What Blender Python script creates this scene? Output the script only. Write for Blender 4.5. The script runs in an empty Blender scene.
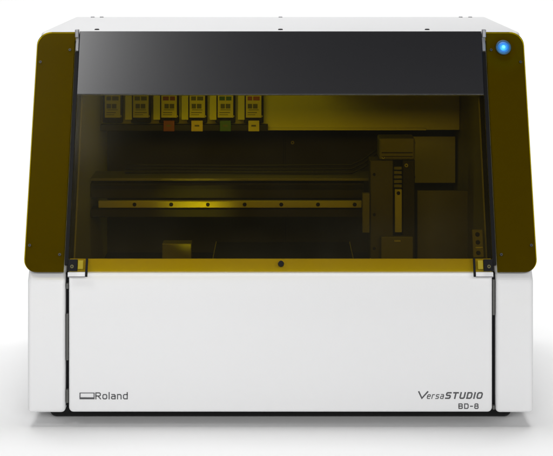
import bpy, bmesh, math
from mathutils import Vector, Matrix

S = bpy.context.scene
COL = S.collection

# ------------------------------------------------------------------ camera
cam_d = bpy.data.cameras.new("camera")
cam = bpy.data.objects.new("camera", cam_d); COL.objects.link(cam)
cam.location = (0, -2.5, 0.753)
cam.rotation_euler = (math.radians(90), 0, 0)
cam_d.sensor_width = 36
cam_d.lens = 36 * 1665 / 553
cam_d.shift_x = -0.0072
cam_d.shift_y = -0.546
cam_d.clip_end = 200
S.camera = cam

# ------------------------------------------------------------------ light
W = bpy.data.worlds.new("World"); S.world = W; W.use_nodes = True
bg = W.node_tree.nodes["Background"]
bg.inputs[0].default_value = (1, 1, 1, 1); bg.inputs[1].default_value = 0.05

def area(name, loc, target, sx, sy, power, color=(1, 1, 1)):
    d = bpy.data.lights.new(name, 'AREA'); d.shape = 'RECTANGLE'
    d.size = sx; d.size_y = sy; d.energy = power; d.color = color
    o = bpy.data.objects.new(name, d); COL.objects.link(o)
    o.location = loc
    o.rotation_euler = (Vector(target) - Vector(loc)).to_track_quat('-Z', 'Y').to_euler()
    return o
area("overhead_softbox", (0, 0.45, 4.6), (0, 0.45, 0), 3.2, 2.8, 142)
area("front_softbox", (0.35, -4.2, 1.60), (0, 0, 0.1), 3.5, 0.7, 112)
ls = area("left_softbox", (-0.86, -1.10, 1.72), (-0.36, 0.1, 0.55), 0.5, 0.6, 0.47)
ls.data.spread = math.radians(32)
area("backdrop_lamp", (0, 1.6, 3.0), (0, 3.6, 0.3), 4.0, 0.8, 60)
# fill lights added unseen inside: one behind the black band, one behind the ledge
area("added_inner_fill", (-0.07, 0.17, 0.545), (-0.05, 0.37, 0.36), 0.20, 0.03, 0.23)
sd = bpy.data.lights.new("added_rail_spot", 'SPOT'); sd.energy = 1.3; sd.spot_size = math.radians(40); sd.spot_blend = 1.0  # added spot that makes the bright stretch on the guide rail
sd.shadow_soft_size = 0.01
so = bpy.data.objects.new("added_rail_spot", sd); COL.objects.link(so); so.location = (-0.14, 0.03, 0.244)
so.rotation_euler = (Vector((-0.14, 0.24, 0.2945)) - so.location).to_track_quat('-Z', 'Y').to_euler()

S.view_settings.view_transform = 'Standard'
S.view_settings.look = 'None'
S.view_settings.exposure = 0
S.view_settings.gamma = 1

# ------------------------------------------------------------------ materials
def mat(name, color, rough=0.5, metal=0.0, bump=0.0, scale=400, vary=0.0, spec=0.5, coat=0.0):
    m = bpy.data.materials.new(name); m.use_nodes = True
    nt = m.node_tree; p = nt.nodes["Principled BSDF"]
    p.inputs["Base Color"].default_value = (*color, 1)
    p.inputs["Roughness"].default_value = rough
    p.inputs["Metallic"].default_value = metal
    p.inputs["Specular IOR Level"].default_value = spec
    p.inputs["Coat Weight"].default_value = coat
    tc = nt.nodes.new("ShaderNodeTexCoord")
    if bump:
        n = nt.nodes.new("ShaderNodeTexNoise"); n.inputs["Scale"].default_value = scale
        nt.links.new(tc.outputs["Object"], n.inputs["Vector"])
        b = nt.nodes.new("ShaderNodeBump"); b.inputs["Strength"].default_value = bump
        b.inputs["Distance"].default_value = 0.0006
        nt.links.new(n.outputs["Fac"], b.inputs["Height"])
        nt.links.new(b.outputs["Normal"], p.inputs["Normal"])
    if vary:
        n = nt.nodes.new("ShaderNodeTexNoise"); n.inputs["Scale"].default_value = 14
        n.inputs["Detail"].default_value = 6
        nt.links.new(tc.outputs["Object"], n.inputs["Vector"])
        r = nt.nodes.new("ShaderNodeMapRange")
        r.inputs["To Min"].default_value = rough - vary; r.inputs["To Max"].default_value = rough + vary
        nt.links.new(n.outputs["Fac"], r.inputs["Value"])
        nt.links.new(r.outputs["Result"], p.inputs["Roughness"])
    return m

def acrylic(name, tint, rough, ior=1.45):
    m = bpy.data.materials.new(name); m.use_nodes = True
    nt = m.node_tree; nt.nodes.clear()
    out = nt.nodes.new("ShaderNodeOutputMaterial")
    t = nt.nodes.new("ShaderNodeBsdfTransparent"); t.inputs[0].default_value = (*tint, 1)
    g = nt.nodes.new("ShaderNodeBsdfGlossy"); g.inputs["Roughness"].default_value = rough
    tc = nt.nodes.new("ShaderNodeTexCoord"); n = nt.nodes.new("ShaderNodeTexNoise")
    n.inputs["Scale"].default_value = 9; n.inputs["Detail"].default_value = 8
    mr = nt.nodes.new("ShaderNodeMapRange")
    mr.inputs["To Min"].default_value = rough*0.6; mr.inputs["To Max"].default_value = rough*1.4
    nt.links.new(tc.outputs["Object"], n.inputs["Vector"]); nt.links.new(n.outputs["Fac"], mr.inputs["Value"])
    nt.links.new(mr.outputs["Result"], g.inputs["Roughness"])
    f = nt.nodes.new("ShaderNodeFresnel"); f.inputs[0].default_value = ior
    mx = nt.nodes.new("ShaderNodeMixShader")
    nt.links.new(f.outputs[0], mx.inputs[0]); nt.links.new(t.outputs[0], mx.inputs[1])
    nt.links.new(g.outputs[0], mx.inputs[2]); nt.links.new(mx.outputs[0], out.inputs[0])
    return m

def glow(name, color, strength):
    m = bpy.data.materials.new(name); m.use_nodes = True
    p = m.node_tree.nodes["Principled BSDF"]
    p.inputs["Base Color"].default_value = (0.01, 0.02, 0.03, 1)
    p.inputs["Emission Color"].default_value = (*color, 1)
    p.inputs["Emission Strength"].default_value = strength
    return m

M = dict(
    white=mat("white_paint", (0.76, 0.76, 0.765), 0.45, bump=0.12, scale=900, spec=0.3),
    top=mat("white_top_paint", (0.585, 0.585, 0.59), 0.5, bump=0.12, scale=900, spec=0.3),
    floor=mat("studio_paper", (0.9, 0.9, 0.9), 0.7, spec=0.15),
    amber=acrylic("amber_acrylic", (0.79, 0.70, 0.012), 0.16),
    amber_side=acrylic("amber_side_acrylic", (0.79, 0.705, 0.04), 0.2, 1.06),
    band=mat("black_band_gloss", (0.002, 0.002, 0.004), 0.27, spec=1.0),
    backing=mat("grey_backing", (0.12, 0.12, 0.12), 0.6, spec=0.2),
    dark=mat("dark_liner", (0.010, 0.010, 0.010), 0.6, spec=0.25),
    black=mat("black_plastic", (0.004, 0.004, 0.005), 0.5, spec=0.12),
    grey=mat("dark_grey_metal", (0.028, 0.028, 0.026), 0.45, metal=0.1, vary=0.1),
    plate=mat('light_grey_paint', (0.21, 0.21, 0.20), 0.5, bump=0.1),
    mid=mat("mid_grey_paint", (0.075, 0.075, 0.07), 0.5, bump=0.1),
    beam=mat("pale_sheet_metal", (0.46, 0.46, 0.44), 0.5, bump=0.1),
    alu=mat("brushed_aluminium", (0.26, 0.255, 0.245), 0.42, metal=0.2, vary=0.08),
    silver=mat('silver_metal', (0.20, 0.20, 0.21), 0.45, metal=0.3),
    bronze=mat('bronze_screw', (0.10, 0.09, 0.03), 0.5, metal=0.3),
    steel=mat("screw_steel", (0.25, 0.25, 0.26), 0.4, metal=0.8),
    ink=mat("dark_print", (0.07, 0.07, 0.075), 0.6),
    label=mat("cream_label", (0.46, 0.43, 0.31), 0.6),
    dim=mat("greyed_label", (0.40, 0.38, 0.28), 0.6),
    red=mat("red_label", (0.15, 0.025, 0.015), 0.55),
    green=mat("green_label", (0.015, 0.08, 0.02), 0.55),
    yellow=mat("yellow_label", (0.42, 0.34, 0.12), 0.55),
    tab=mat("amber_tab", (0.30, 0.23, 0.005), 0.4, spec=0.2),
    maroon=mat("maroon_label", (0.22, 0.04, 0.05), 0.55),
    led=glow("blue_led_core", (0.16, 0.68, 1.0), 1.1),
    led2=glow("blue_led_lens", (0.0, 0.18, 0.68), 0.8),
    led3=glow("blue_halo_ring", (0.0, 0.09, 0.15), 0.25),  # weak emission as the halo around the LED
)

# ------------------------------------------------------------------ builders
def link(name, bm, m, parent=None, smooth=False):
    me = bpy.data.meshes.new(name); bm.normal_update(); bm.to_mesh(me); bm.free()
    me.materials.append(m)
    if smooth:
        for p in me.polygons: p.use_smooth = True
    o = bpy.data.objects.new(name, me); COL.objects.link(o)
    if parent is not None: o.parent = parent
    return o

def add_prism(bm, poly, h0, h1, frame):
    """poly: list of (a,b); frame(a,b,h)->Vector"""
    lo = [bm.verts.new(frame(a, b, h0)) for a, b in poly]
    hi = [bm.verts.new(frame(a, b, h1)) for a, b in poly]
    n = len(poly); fs = [bm.faces.new(lo[::-1]), bm.faces.new(hi)]
    for i in range(n):
        fs.append(bm.faces.new((lo[i], lo[(i+1) % n], hi[(i+1) % n], hi[i])))
    bmesh.ops.recalc_face_normals(bm, faces=fs)
    return lo + hi

def bevel(bm, r, seg=3):
    bmesh.ops.bevel(bm, geom=[e for e in bm.edges if e.calc_face_angle(0) > 0.5], offset=r,
                    segments=seg, profile=0.5, affect='EDGES', clamp_overlap=True)

def fXYZ(x, y, z): return Vector((x, y, z))
def box(bm, x0, x1, y0, y1, z0, z1, frame=fXYZ):
    return add_prism(bm, [(x0, y0), (x1, y0), (x1, y1), (x0, y1)], z0, z1, frame)

def boxes(name, m, parent, *bs, bev=0.0008, frame=fXYZ, seg=2):
    bm = bmesh.new()
    for b in bs: box(bm, *b, frame=frame)
    if bev: bevel(bm, bev, seg)
    return link(name, bm, m, parent)

# the inclined plane of the front cover: x across, v up the slope, w outward
B0 = Vector((0, -0.010, 0.2356)); UV = Vector((0, 0.147, 0.3495)).normalized()
NW = Vector((0, -UV.z, UV.y)); LEN = 0.3791
def fS(x, v, w): return Vector((x, 0, 0)) + B0 + UV * v + NW * w

def add_disc(bm, c, axis, r, h, n=24, r2=None):
    axis = Vector(axis).normalized(); q = axis.to_track_quat('Z', 'Y'); r2 = r if r2 is None else r2
    lo = [bm.verts.new(Vector(c) + q @ Vector((r*math.cos(2*math.pi*i/n), r*math.sin(2*math.pi*i/n), 0))) for i in range(n)]
    hi = [bm.verts.new(Vector(c) + q @ Vector((r2*math.cos(2*math.pi*i/n), r2*math.sin(2*math.pi*i/n), h))) for i in range(n)]
    fs = [bm.faces.new(lo[::-1]), bm.faces.new(hi)]
    for i in range(n): fs.append(bm.faces.new((lo[i], lo[(i+1) % n], hi[(i+1) % n], hi[i])))
    bmesh.ops.recalc_face_normals(bm, faces=fs)

def disc(name, m, parent, c, axis, r, h, r2=None, n=24):
    bm = bmesh.new(); add_disc(bm, c, axis, r, h, n, r2)
    return link(name, bm, m, parent)

def screw(parent, c, axis, r=0.003, h=0.0015, m=None):
    """screw head with a hex recess"""
    m = m or M['steel']
    o = disc("screw", m, parent, c, axis, r, h, r*0.8, 20)
    a = Vector(axis).normalized()
    disc("recess", M['black'], o, Vector(c) + a*(h - 0.0002), axis, r*0.42, 0.0004, None, 6)
    return o

def empty(name, loc=(0, 0, 0)):
    o = bpy.data.objects.new(name, None); COL.objects.link(o); o.location = loc
    o.empty_display_size = 0.05; return o

# ------------------------------------------------------------------ setting: seamless white sweep
bm = bmesh.new()
prof = [(-9, 0)] + [(2.6, 0)]
for i in range(1, 17):
    a = math.pi/2*i/16; prof.append((2.6+1.6*math.sin(a), 1.6-1.6*math.cos(a)))
prof.append((4.2, 6))
L = [bm.verts.new((-9, y, z)) for y, z in prof]; R = [bm.verts.new((9, y, z)) for y, z in prof]
for i in range(len(prof)-1): bm.faces.new((L[i], R[i], R[i+1], L[i+1]))
fl = link("floor", bm, M['floor'], smooth=True); fl['kind'] = 'structure'

# ------------------------------------------------------------------ the printer
P = empty("flatbed_printer")
P['label'] = "white benchtop flatbed printer with a sloping amber see-through front cover and blue power light"
P['category'] = "printer"

XW, XI, ZB = 0.380, 0.3235, 0.022        # half width, seam, underside
# side housings: closed profile, sloped front behind the amber panels
def prof_side():
    return [(0.0, ZB), (0.0, 0.222), (0.012, 0.2345), (0.1485, 0.569), (0.57, 0.569), (0.57, ZB)]
for s in (-1, 1):
    bm = bmesh.new()
    add_prism(bm, prof_side(), min(s*XI, s*XW), max(s*XI, s*XW), lambda a, b, h: Vector((h, a, b)))
    bevel(bm, 0.006, 4)
    h = link("side_housing", bm, M['white'], P, smooth=False)
# top cover
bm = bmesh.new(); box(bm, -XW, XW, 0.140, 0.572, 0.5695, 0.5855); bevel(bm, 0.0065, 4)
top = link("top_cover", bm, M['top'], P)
for x, y in ((-0.296, 0.185), (0.0, 0.185), (0.2365, 0.185)):
    screw(top, (x, y, 0.5853), (0, 0, 1), 0.0042, 0.0018, M['black'])
for x in (-0.344, -0.3275, 0.0, 0.330, 0.3475):
    bm = bmesh.new(); add_disc(bm, (x, 0.55, 0.5853), (0, 0, 1), 0.0040, 0.0016, 18, 0.0030)
    link("knob", bm, M['steel'], top)
for s in (-1, 1):
    boxes("hinge_pin", M['steel'], top, (s*0.3215-0.003, s*0.3215+0.003, 0.128, 0.139, 0.577, 0.5895), bev=0.001)

# lower front panel
bm = bmesh.new()
r = 0.007; px = 0.3180; pts = []
for cx, a0 in ((-px+r, 180), (px-r, 270)):
    for k in range(7):
        a = math.radians(a0+15*k); pts.append((cx+r*math.cos(a), ZB+0.001+r+r*math.sin(a)))
pts += [(px, 0.2325), (-px, 0.2325)]
vs = add_prism(bm, pts, 0.0, 0.022, lambda a, b, h: Vector((a, h, b)))
es = [e for e in bm.edges if abs(e.verts[0].co.y) < 1e-6 and abs(e.verts[1].co.y) < 1e-6]
bmesh.ops.bevel(bm, geom=es, offset=0.004, segments=3, profile=0.5, affect='EDGES')
fp = link("front_panel", bm, M['white'], P)
# the slot at each side of the panel, with its grey filler strips
for s in (-1, 1):
    boxes("slot_liner", M['black'], P, (min(s*0.3176, s*0.3240), max(s*0.3176, s*0.3240), 0.012, 0.024, 0.030, 0.2300), bev=0)
def filler(x, z0, z1):
    boxes("slot_filler", M['mid'], P, (x-0.0018, x+0.0018, 0.003, 0.0115, z0, z1), bev=0.0006)
filler(-0.3207, 0.100, 0.170); filler(-0.3207, 0.036, 0.056); filler(-0.3207, 0.2075, 0.2155)
filler(0.3207, 0.168, 0.2215); filler(0.3207, 0.026, 0.032)
# base pan; dark box added to deepen the shadow under the body
boxes("base_pan", M['dark'], P, (-0.317, 0.317, 0.024, 0.55, 0.0236, 0.034))
boxes("shadow_block", M['dark'], P, (-0.354, 0.354, 0.048, 0.53, 0.0005, 0.0232), bev=0.010, seg=4)

# lettering on the front
Z = lambda py: 0.753-(py+74)*2.5/1665
X = lambda q: (q-280.5)*2.5/1665
yF = -0.0002
mk = boxes("logo_mark", M['ink'], fp,
      (X(79.6), X(94.6), -0.0007, 0.0005, Z(399.0), Z(397.2)),
      (X(79.6), X(80.5), -0.0007, 0.0005, Z(397.1), Z(393.2)),
      (X(93.7), X(94.6), -0.0007, 0.0005, Z(397.1), Z(393.2)),
      (X(79.6), X(94.6), -0.0007, 0.0005, Z(393.1), Z(392.5)), bev=0)

# stroke letters: every glyph a few polylines on a 0..1 cell; w = cell width, drawn as flat ribbons
def ring(w, y0, y1, c):
    return [(c, y0), (w-c, y0), (w, y0+c), (w, y1-c), (w-c, y1), (c, y1), (0, y1-c), (0, y0+c), (c, y0)]
G = {
 'R': (0.95, [[(0, 0), (0, 1), (0.75, 1), (0.92, 0.88), (0.92, 0.60), (0.75, 0.48), (0, 0.48)], [(0.42, 0.48), (0.95, 0)]]),
 'o': (0.80, [ring(0.80, 0, 0.72, 0.16)]),
 'l': (0.0, [[(0, 0), (0, 1.05)]]),
 'a': (0.74, [[(0.06, 0.72), (0.60, 0.72), (0.74, 0.58), (0.74, 0), (0.14, 0), (0, 0.10), (0, 0.31), (0.14, 0.42), (0.74, 0.42)]]),
 'n': (0.74, [[(0, 0), (0, 0.72), (0.58, 0.72), (0.74, 0.56), (0.74, 0)]]),
 'd': (0.78, [[(0.78, 1.05), (0.78, 0), (0.16, 0), (0, 0.16), (0, 0.56), (0.16, 0.72), (0.78, 0.72)]]),
 'V': (1.0, [[(-0.12, 1), (0.30, 0), (1.0, 1)]]),
 'e': (0.74, [[(0.70, 0), (0.14, 0), (0, 0.14), (0, 0.54), (0.14, 0.68), (0.60, 0.68), (0.74, 0.54), (0.74, 0.36), (0, 0.36)]]),
 'r': (0.52, [[(0, 0), (0, 0.68), (0.52, 0.68)]]),
 's': (0.70, [[(0, 0), (0.58, 0), (0.70, 0.10), (0.70, 0.26), (0.58, 0.35), (0.12, 0.35), (0, 0.44), (0, 0.58), (0.12, 0.68), (0.68, 0.68)]]),
 'S': (0.88, [[(0, 0), (0.74, 0), (0.88, 0.12), (0.88, 0.40), (0.74, 0.52), (0.14, 0.52), (0, 0.62), (0, 0.88), (0.14, 1), (0.88, 1)]]),
 'T': (0.96, [[(0, 1), (0.96, 1)], [(0.48, 0.999), (0.48, 0)]]),
 'U': (0.92, [[(0, 1), (0, 0.16), (0.16, 0), (0.76, 0), (0.92, 0.16), (0.92, 1)]]),
 'D': (0.92, [[(0, 0), (0, 1), (0.72, 1), (0.92, 0.80), (0.92, 0.20), (0.72, 0), (0, 0)]]),
 'I': (0.0, [[(0, 0), (0, 1)]]),
 'O': (0.98, [ring(0.98, 0, 1, 0.2)]),
 'B': (0.88, [[(0, 0), (0, 1), (0.72, 1), (0.86, 0.88), (0.86, 0.64), (0.74, 0.52), (0, 0.52)], [(0.74, 0.52), (0.88, 0.40), (0.88, 0.12), (0.74, 0), (0, 0)]]),
 '-': (0.5, [[(0, 0.48), (0.5, 0.48)]]),
 '8': (0.86, [ring(0.86, 0, 0.52, 0.12), [(0.12, 0.52), (0.05, 0.62), (0.05, 0.88), (0.17, 1), (0.69, 1), (0.81, 0.88), (0.81, 0.62), (0.74, 0.52)]]),
}
def ribbon(bm, pts, t, f):
    n = len(pts); closed = (pts[0] == pts[-1]); P2 = [Vector(p) for p in pts]
    Ls, Rs = [], []
    for i in range(n):
        if closed and i in (0, n-1): d0, d1 = P2[-1]-P2[-2], P2[1]-P2[0]
        else:
            d0 = P2[i]-P2[i-1] if i else P2[1]-P2[0]
            d1 = P2[i+1]-P2[i] if i < n-1 else P2[-1]-P2[-2]
        d0 = d0.normalized(); d1 = d1.normalized()
        nn = Vector((-(d0+d1).y, (d0+d1).x)).normalized()
        k = min(1.0/max(0.35, nn.dot(Vector((-d0.y, d0.x)))), 1.6)*t/2
        c = P2[i]
        if not closed and i == 0: c = c-d1*t/2
        if not closed and i == n-1: c = c+d0*t/2
        Ls.append(bm.verts.new(f(c+nn*k))); Rs.append(bm.verts.new(f(c-nn*k)))
    for i in range(n-1): bm.faces.new((Rs[i], Rs[i+1], Ls[i+1], Ls[i]))
def letters(word, x0, x1, z0, z1, stroke, gap, shear=0.0):
    """a word of stroke letters between x0 and x1, capitals from z0 to z1 (stroke in m)"""
    h = z1-z0-stroke; wsum = sum(G[c][0] for c in word)
    adv = (x1-x0-shear*h*0.5-stroke*len(word)-gap*(len(word)-1))/max(wsum, 1e-6)
    x = x0+stroke/2; bm = bmesh.new()
    for j, c in enumerate(word):
        w, lines = G[c]
        for q, ln in enumerate(lines):
            yy = -0.00025-0.00008*q
            pts = [(x+px_*adv+shear*pz*h, z0+stroke/2+pz*h) for px_, pz in ln]
            ribbon(bm, pts, stroke, lambda v, yy=yy: Vector((v.x, yy, v.y)))
        x += w*adv+stroke+gap
    return link("lettering", bm, M['ink'], fp)
letters("Roland", X(95.4), X(127.8), Z(399.2), Z(392.2), 0.0016, 0.0020)
letters("V", X(418.8), X(428.2), Z(398.8), Z(391.0), 0.0022, 0, 0.05)
letters("ersa", X(426.6), X(444.0), Z(398.8), Z(392.3), 0.0013, 0.0018, 0.25)
letters("STUDIO", X(445.0), X(482.6), Z(398.8), Z(391.9), 0.0022, 0.0022, 0.25)
letters("BD-8", X(458.4), X(478.6), Z(408.8), Z(403.2), 0.0016, 0.0020)

# amber side panels: slab with rounded outer corners
def panel_poly(x_in, x_out, v0, v1, r0, r1):
    s = 1 if x_out > x_in else -1; p = [(x_in, v0)]
    for k in range(9):
        a = math.radians(-90+90*k/8); p.append((x_out-s*r0+s*r0*math.cos(a), v0+r0+r0*math.sin(a)))
    for k in range(9):
        a = math.radians(90*k/8); p.append((x_out-s*r1+s*r1*math.cos(a), v1-r1+r1*math.sin(a)))
    p.append((x_in, v1)); return p
panels = {}
for s in (-1, 1):
    bm = bmesh.new()
    add_prism(bm, panel_poly(s*0.3245, s*0.3845, 0.0, LEN, 0.019, 0.022), -0.004, 0.001, fS)
    bevel(bm, 0.0008, 2)
    sp = link("side_panel", bm, M['amber_side'], P); panels[s] = sp
    bm = bmesh.new()
    add_prism(bm, panel_poly(s*0.3257, s*0.3841, 0.0004, LEN-0.0004, 0.0188, 0.0218), -0.0075, -0.0045, fS)
    link("backing", bm, M['backing'], sp)
    for xx, vv in ((0.3315, 0.026), (0.3775, 0.040), (0.3775, LEN-0.05), (0.332, LEN-0.03)):
        screw(sp, fS(s*xx, vv, 0.0009), NW, 0.0024, 0.001, M['grey'])
# power light; outer disc's emission stands in for the halo around it
pc = (0.3515, LEN-0.0262)
b = disc("power_halo", M['led3'], panels[1], fS(*pc, 0.0021), NW, 0.0122, 0.0007, 0.0112, 48)
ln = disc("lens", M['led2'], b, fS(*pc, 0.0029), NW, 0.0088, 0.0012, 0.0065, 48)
disc("core", M['led'], b, fS(*pc, 0.0042), NW, 0.0031, 0.0010, 0.0022, 32)
pl = bpy.data.lights.new("led_lamp", 'POINT'); pl.energy = 0.03; pl.color = (0.05, 0.45, 1.0); pl.shadow_soft_size = 0.003
po = bpy.data.objects.new("led_lamp", pl); COL.objects.link(po); po.location = fS(*pc, 0.010)

# front cover
VB = 0.7265*LEN
cv = boxes("front_cover", M['amber'], P, (-0.3175, 0.3175, 0.0, VB-0.0002, -0.002, 0.003), frame=fS, bev=0.0006)
boxes("black_band", M['band'], cv, (-0.3175, 0.3175, VB, LEN+0.0005, -0.002, 0.0034), frame=fS, bev=0.0008)
for s in (-1, 1):
    # dark edge seals in the seam, white ends at the top of the seam
    boxes("edge_seal", M['black'], cv, (min(s*0.3181, s*0.3240), max(s*0.3181, s*0.3240), 0.012, LEN-0.032, -0.012, -0.004), frame=fS, bev=0)
    boxes("hinge_arm", M['silver'], cv, (min(s*0.3184, s*0.3232), max(s*0.3184, s*0.3232), LEN-0.0315, LEN-0.001, -0.008, 0.001), frame=fS, bev=0.0006)
    # latch at the lower corner
    def bx(a, c): return (min(s*a, s*c), max(s*a, s*c))
    la = boxes("latch", M['black'], cv, (*bx(0.3035, 0.3178), 0.0005, 0.018, 0.0032, 0.0062), frame=fS, bev=0.0006)
    boxes("latch_arm", M['black'], la, (*bx(0.2880, 0.2915), -0.008, 0.0195, 0.0032, 0.0055), frame=fS, bev=0.0005)
    boxes("latch_tab", M['tab'], la, (*bx(0.2950, 0.3030), 0.0035, 0.0165, 0.0032, 0.0052), frame=fS, bev=0.0006)
    boxes("latch_plate", M['white'], la, (*bx(0.2918, 0.3178), -0.0068, -0.0004, 0.0002, 0.0022), frame=fS, bev=0.0005)
    boxes("latch_rim", M['steel'], la, (*bx(0.2918, 0.3178), -0.0080, -0.0070, 0.0002, 0.0024), frame=fS, bev=0.0003)
    screw(la, fS(s*0.3115, 0.007, 0.0060), NW, 0.003, 0.001, M['bronze'])
k = disc("cover_knob", M['black'], cv, fS(0.0008, 0.0115, 0.0028), NW, 0.0046, 0.005, 0.004, 28)
# bracket inside the right corner of the window
br = boxes("cover_bracket", M['mid'], cv, (0.290, 0.306, 0.024, 0.066, -0.010, -0.0065), frame=fS)
for v in (0.058, 0.046, 0.030):
    screw(br, fS(0.298, v, -0.0066), NW, 0.0035, 0.002, M['black'])
boxes("highlight_bar", M['alu'], br, (0.2935, 0.305, 0.0365, 0.039, -0.0066, -0.0035), frame=fS)  # lighter bar stands in for a highlight line on the bracket

# white ledge behind the lower edge of the cover
boxes("inner_ledge", M['white'], P, (-0.3170, 0.3170, -0.001, 0.0222, -0.026, -0.009), frame=fS, bev=0.001)

# ------------------------------------------------------------------ inside
bm = bmesh.new()
for q in (-1, 1):
    add_prism(bm, [(0.030, 0.036), (0.030, 0.238), (0.148, 0.520), (0.160, 0.566), (0.545, 0.566), (0.545, 0.036)],
              min(q*0.3170, q*0.3232), max(q*0.3170, q*0.3232), lambda a, b, h: Vector((h, a, b)))
box(bm, -0.3240, 0.3240, 0.5455, 0.553, 0.036, 0.566)
box(bm, -0.3165, 0.3165, 0.165, 0.5450, 0.562, 0.568)
box(bm, -0.3165, 0.3165, 0.030, 0.5450, 0.150, 0.156)
I = link("interior_liner", bm, M['dark'], P)
for q in (-1, 1):
    bm = bmesh.new()
    add_prism(bm, [(0.050, 0.160), (0.050, 0.245), (0.158, 0.500), (0.525, 0.500), (0.525, 0.160)],
              min(q*0.3145, q*0.3168), max(q*0.3145, q*0.3168), lambda a, b, h: Vector((h, a, b)))
    link("inner_side_plate", bm, M['plate'], P)
# pale cross panel that carries the cartridges
cp = boxes("cross_panel", M['beam'], P, (-0.3140, 0.3140, 0.418, 0.424, 0.3955, 0.520), bev=0.001)
boxes("panel_lip", M['beam'], cp, (-0.314, 0.255, 0.411, 0.4175, 0.3955, 0.3995), bev=0.001)
boxes("light_blocker", M['dark'], P, (0.058, 0.061, 0.185, 0.400, 0.482, 0.561), bev=0)  # added unseen plate, shades the right end of the cross panel
boxes("cartridge_shelf", M['dark'], P, (-0.313, -0.022, 0.394, 0.411, 0.3965, 0.4075), bev=0.001)
for i in range(5):
    boxes("cartridge_divider", M['beam'], P, (-0.2922+0.0491*i+0.0215, -0.2922+0.0491*i+0.0335, 0.397, 0.411, 0.4155, 0.51), bev=0.001)

# ink cartridges
def cartridge(i, x, body, mark, tag_mat, label):
    c = empty("ink_cartridge", (x, 0.411, 0.41))
    def at(b): return (b[0], b[1], b[2], b[3], b[4], b[5])
    boxes("cartridge_case", M['black'], c, (-0.0172, 0.0172, -0.012, -0.0005, 0.0, 0.095), bev=0.0015)
    lb = boxes("paper_label", body, c, (-0.0135, 0.0135, -0.0138, -0.0122, 0.0095, 0.075), bev=0.0004)
    f0, f1 = -0.0143, -0.0139
    q = 0.0006*((i*7) % 5-2)
    boxes("print_block", M['ink'], lb, (-0.0090+q, -0.0015+q, f0, f1, 0.0255, 0.0335), (0.0000+q, 0.0080+q, f0, f1, 0.0255, 0.0335),
          (-0.0090, 0.0090, f0, f1, 0.0226, 0.0236), bev=0)
    boxes("colour_print", mark, lb, (-0.0105, -0.0015+q, f0, f1, 0.0395, 0.0465), (0.0005+q, 0.0105, f0, f1, 0.0395, 0.0465),
          (-0.0105, 0.0105, f0, f1, 0.0490, 0.0560), bev=0)
    boxes("print_line", M['ink'], lb, (-0.0105, 0.0105-abs(q)*4, f0, f1, 0.0178, 0.0190), (-0.0105, 0.0040+q, f0, f1, 0.0142, 0.0151), bev=0)
    boxes("cap", M['black'], c, (-0.0070, 0.0070, -0.0175, -0.0125, 0.0012, 0.0078), bev=0.001)
    bmt = bmesh.new()
    add_disc(bmt, (0.0142, -0.0128, 0.012), (0, -1, 0), 0.0016, 0.0012, 12)
    link("rivet", bmt, M['steel'], c)
    if tag_mat:
        tg = boxes("colour_tag", tag_mat, c, (-0.0100+0.0004*(i%3), 0.0100, -0.0215, -0.0185, -0.0135, 0.0052), bev=0.0008)
        boxes("tag_mark", M['ink'], tg, (-0.004, 0.004, -0.0222, -0.0216, -0.005, -0.002), bev=0)
    c['label'] = label; c['category'] = "ink cartridge"; c['group'] = "ink cartridges in a row behind the amber cover"
specs = [
    (M['dim'], M['ink'], None, "leftmost ink cartridge of the row, greyed label, no colour tag, beside the left wall"),
    (M['dim'], M['mid'], None, "ink cartridge with a faint greyish label, second from the left end of the row"),
    (M['label'], M['red'], M['red'], "ink cartridge with a red printed label and a red tag below"),
    (M['label'], M['ink'], M['yellow'], "cream labelled ink cartridge with black print and yellow tag, between red and green ones"),
    (M['label'], M['green'], M['green'], "ink cartridge with green print and a green tag below its label"),
    (M['label'], M['maroon'], M['label'], "rightmost ink cartridge of the row, maroon print and pale tag"),
]
for i, (b_, k_, t_, l_) in enumerate(specs):
    cartridge(i, -0.2922+0.0491*i, b_, k_, t_, l_)

# gantry
g = boxes("gantry_beam", M['dark'], P, (-0.314, 0.139, 0.252, 0.330, 0.303, 0.328), bev=0.001)
boxes("top_strip", M['mid'], g, (-0.314, 0.150, 0.246, 0.330, 0.3325, 0.3370), bev=0.0008)
boxes("beam_groove", M['black'], g, (-0.314, 0.139, 0.262, 0.328, 0.3282, 0.3323), bev=0)
boxes("lower_strip", M['dark'], g, (-0.314, 0.139, 0.250, 0.300, 0.272, 0.2855), bev=0.001)
rl = boxes("guide_rail", M['alu'], g, (-0.300, 0.134, 0.240, 0.2515, 0.2889, 0.3005), bev=0.0012)
for k in range(7):
    screw(rl, (-0.2403+0.0604*k, 0.2402, 0.2947), (0, -1, 0), 0.0034, 0.0012, M['black'])
boxes("cable_clip", M['mid'], g, (-0.212, -0.196, 0.2425, 0.2455, 0.3335, 0.3352), bev=0.0003)

# print head carriage tower
t = boxes("carriage", M['grey'], P, (0.1451, 0.1830, 0.200, 0.245, 0.208, 0.3730), bev=0.0015)
boxes("carriage_head", M['mid'], t, (0.1597, 0.2181, 0.198, 0.250, 0.3738, 0.4092), bev=0.003)
boxes("carriage_side", M['dark'], t, (0.1982, 0.2185, 0.206, 0.250, 0.208, 0.3730), bev=0.0015)
vb = boxes("slide_bar", M['alu'], t, (0.1852, 0.1968, 0.196, 0.206, 0.2568, 0.3265), bev=0.001)
screw(vb, (0.191, 0.1962, 0.3205), (0, -1, 0), 0.0032, 0.0012, M['black'])
cb = bmesh.new()
for k in range(5):
    box(cb, 0.1840, 0.1970, 0.199, 0.205, 0.3290+0.0072*k, 0.3340+0.0072*k)
bevel(cb, 0.0008, 2); link("cable_chain", cb, M['mid'], t)
screw(t, (0.2045, 0.2062, 0.3640), (0, -1, 0), 0.0034, 0.0015, M['alu'])
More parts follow.
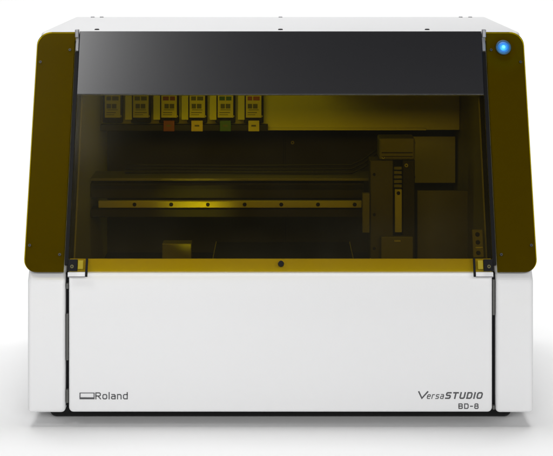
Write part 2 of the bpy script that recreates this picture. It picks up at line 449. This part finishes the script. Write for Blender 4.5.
boxes("end_bracket", M['mid'], t, (0.1322, 0.1440, 0.186, 0.1985, 0.258, 0.3217), bev=0.001)
boxes("carriage_foot", M['mid'], t, (0.1620, 0.2140, 0.184, 0.1955, 0.205, 0.2520), bev=0.0015)
boxes("foot_clip", M['alu'], t, (0.1830, 0.1935, 0.181, 0.1835, 0.2440, 0.2470), bev=0.0006)
# right hand inner plates
rpl = boxes("rear_plate", M['plate'], P, (0.2240, 0.3100, 0.450, 0.454, 0.2976, 0.3800), bev=0.001)
for z in (0.308, 0.369):
    screw(rpl, (0.236, 0.4502, z), (0, -1, 0), 0.003, 0.0015, M['black'])
boxes("side_plate", M['mid'], P, (0.2300, 0.3170, 0.300, 0.306, 0.190, 0.3080), bev=0.001)

# ink tubes, belt and small fixings
def tube(name, m, parent, pts, r, n=10):
    bm = bmesh.new(); rings = []
    for i, p in enumerate(pts):
        p = Vector(p); d = Vector(pts[min(i+1, len(pts)-1)])-Vector(pts[max(i-1, 0)])
        q = d.to_track_quat('Z', 'Y')
        rings.append([bm.verts.new(p+q @ Vector((r*math.cos(2*math.pi*k/n), r*math.sin(2*math.pi*k/n), 0))) for k in range(n)])
    for A, B in zip(rings, rings[1:]):
        for k in range(n): bm.faces.new((A[k], A[(k+1) % n], B[(k+1) % n], B[k]))
    bm.faces.new(rings[0][::-1]); bm.faces.new(rings[-1])
    bmesh.ops.recalc_face_normals(bm, faces=bm.faces[:])
    return link(name, bm, m, parent, smooth=True)
for k in range(3):
    pts = []
    for j in range(25):
        u = j/24
        pts.append((-0.26+0.455*u, 0.285+0.012*k, 0.3405+0.0045*k+0.0008*math.sin(u*7+k)+(0.05*max(0, u-0.85)/0.15)))
    tube("ink_tube", M['dark'], t, pts, 0.0018)
boxes("drive_belt", M['black'], g, (-0.31, 0.135, 0.2445, 0.2465, 0.3195, 0.3255), bev=0)
screw(P, (0.022, 0.5455, 0.357), (0, -1, 0), 0.0035, 0.002, M['alu'])
boxes("rear_rib", M['dark'], P, (0.0060, 0.0090, 0.540, 0.545, 0.16, 0.395), bev=0.0006)
boxes("head_rib", M['dark'], t, (0.1640, 0.2140, 0.1965, 0.1979, 0.3850, 0.3866), (0.1640, 0.2140, 0.1965, 0.1979, 0.3790, 0.3802), bev=0)
screw(t, (0.1665, 0.1982, 0.3780), (0, -1, 0), 0.0026, 0.0012, M['alu'])
for z in (0.23, 0.285, 0.35):
    screw(t, (0.1520, 0.2002, z), (0, -1, 0), 0.0026, 0.0012, M['black'])

# flatbed table
tb = boxes("flatbed_table", M['black'], P, (-0.1046, 0.1126, 0.085, 0.232, 0.218, 0.2346), bev=0.0012)
for x in (-0.1060, 0.1128):
    boxes("table_edge", M['alu'], tb, (x, x+0.0012, 0.085, 0.232, 0.2250, 0.2356), bev=0.0003)
boxes("table_support", M['dark'], tb, (-0.05, 0.06, 0.10, 0.22, 0.157, 0.2178), bev=0.001)
boxes("bed_block", M['mid'], P, (-0.1890, -0.1420, 0.155, 0.185, 0.157, 0.2466), bev=0.0015)
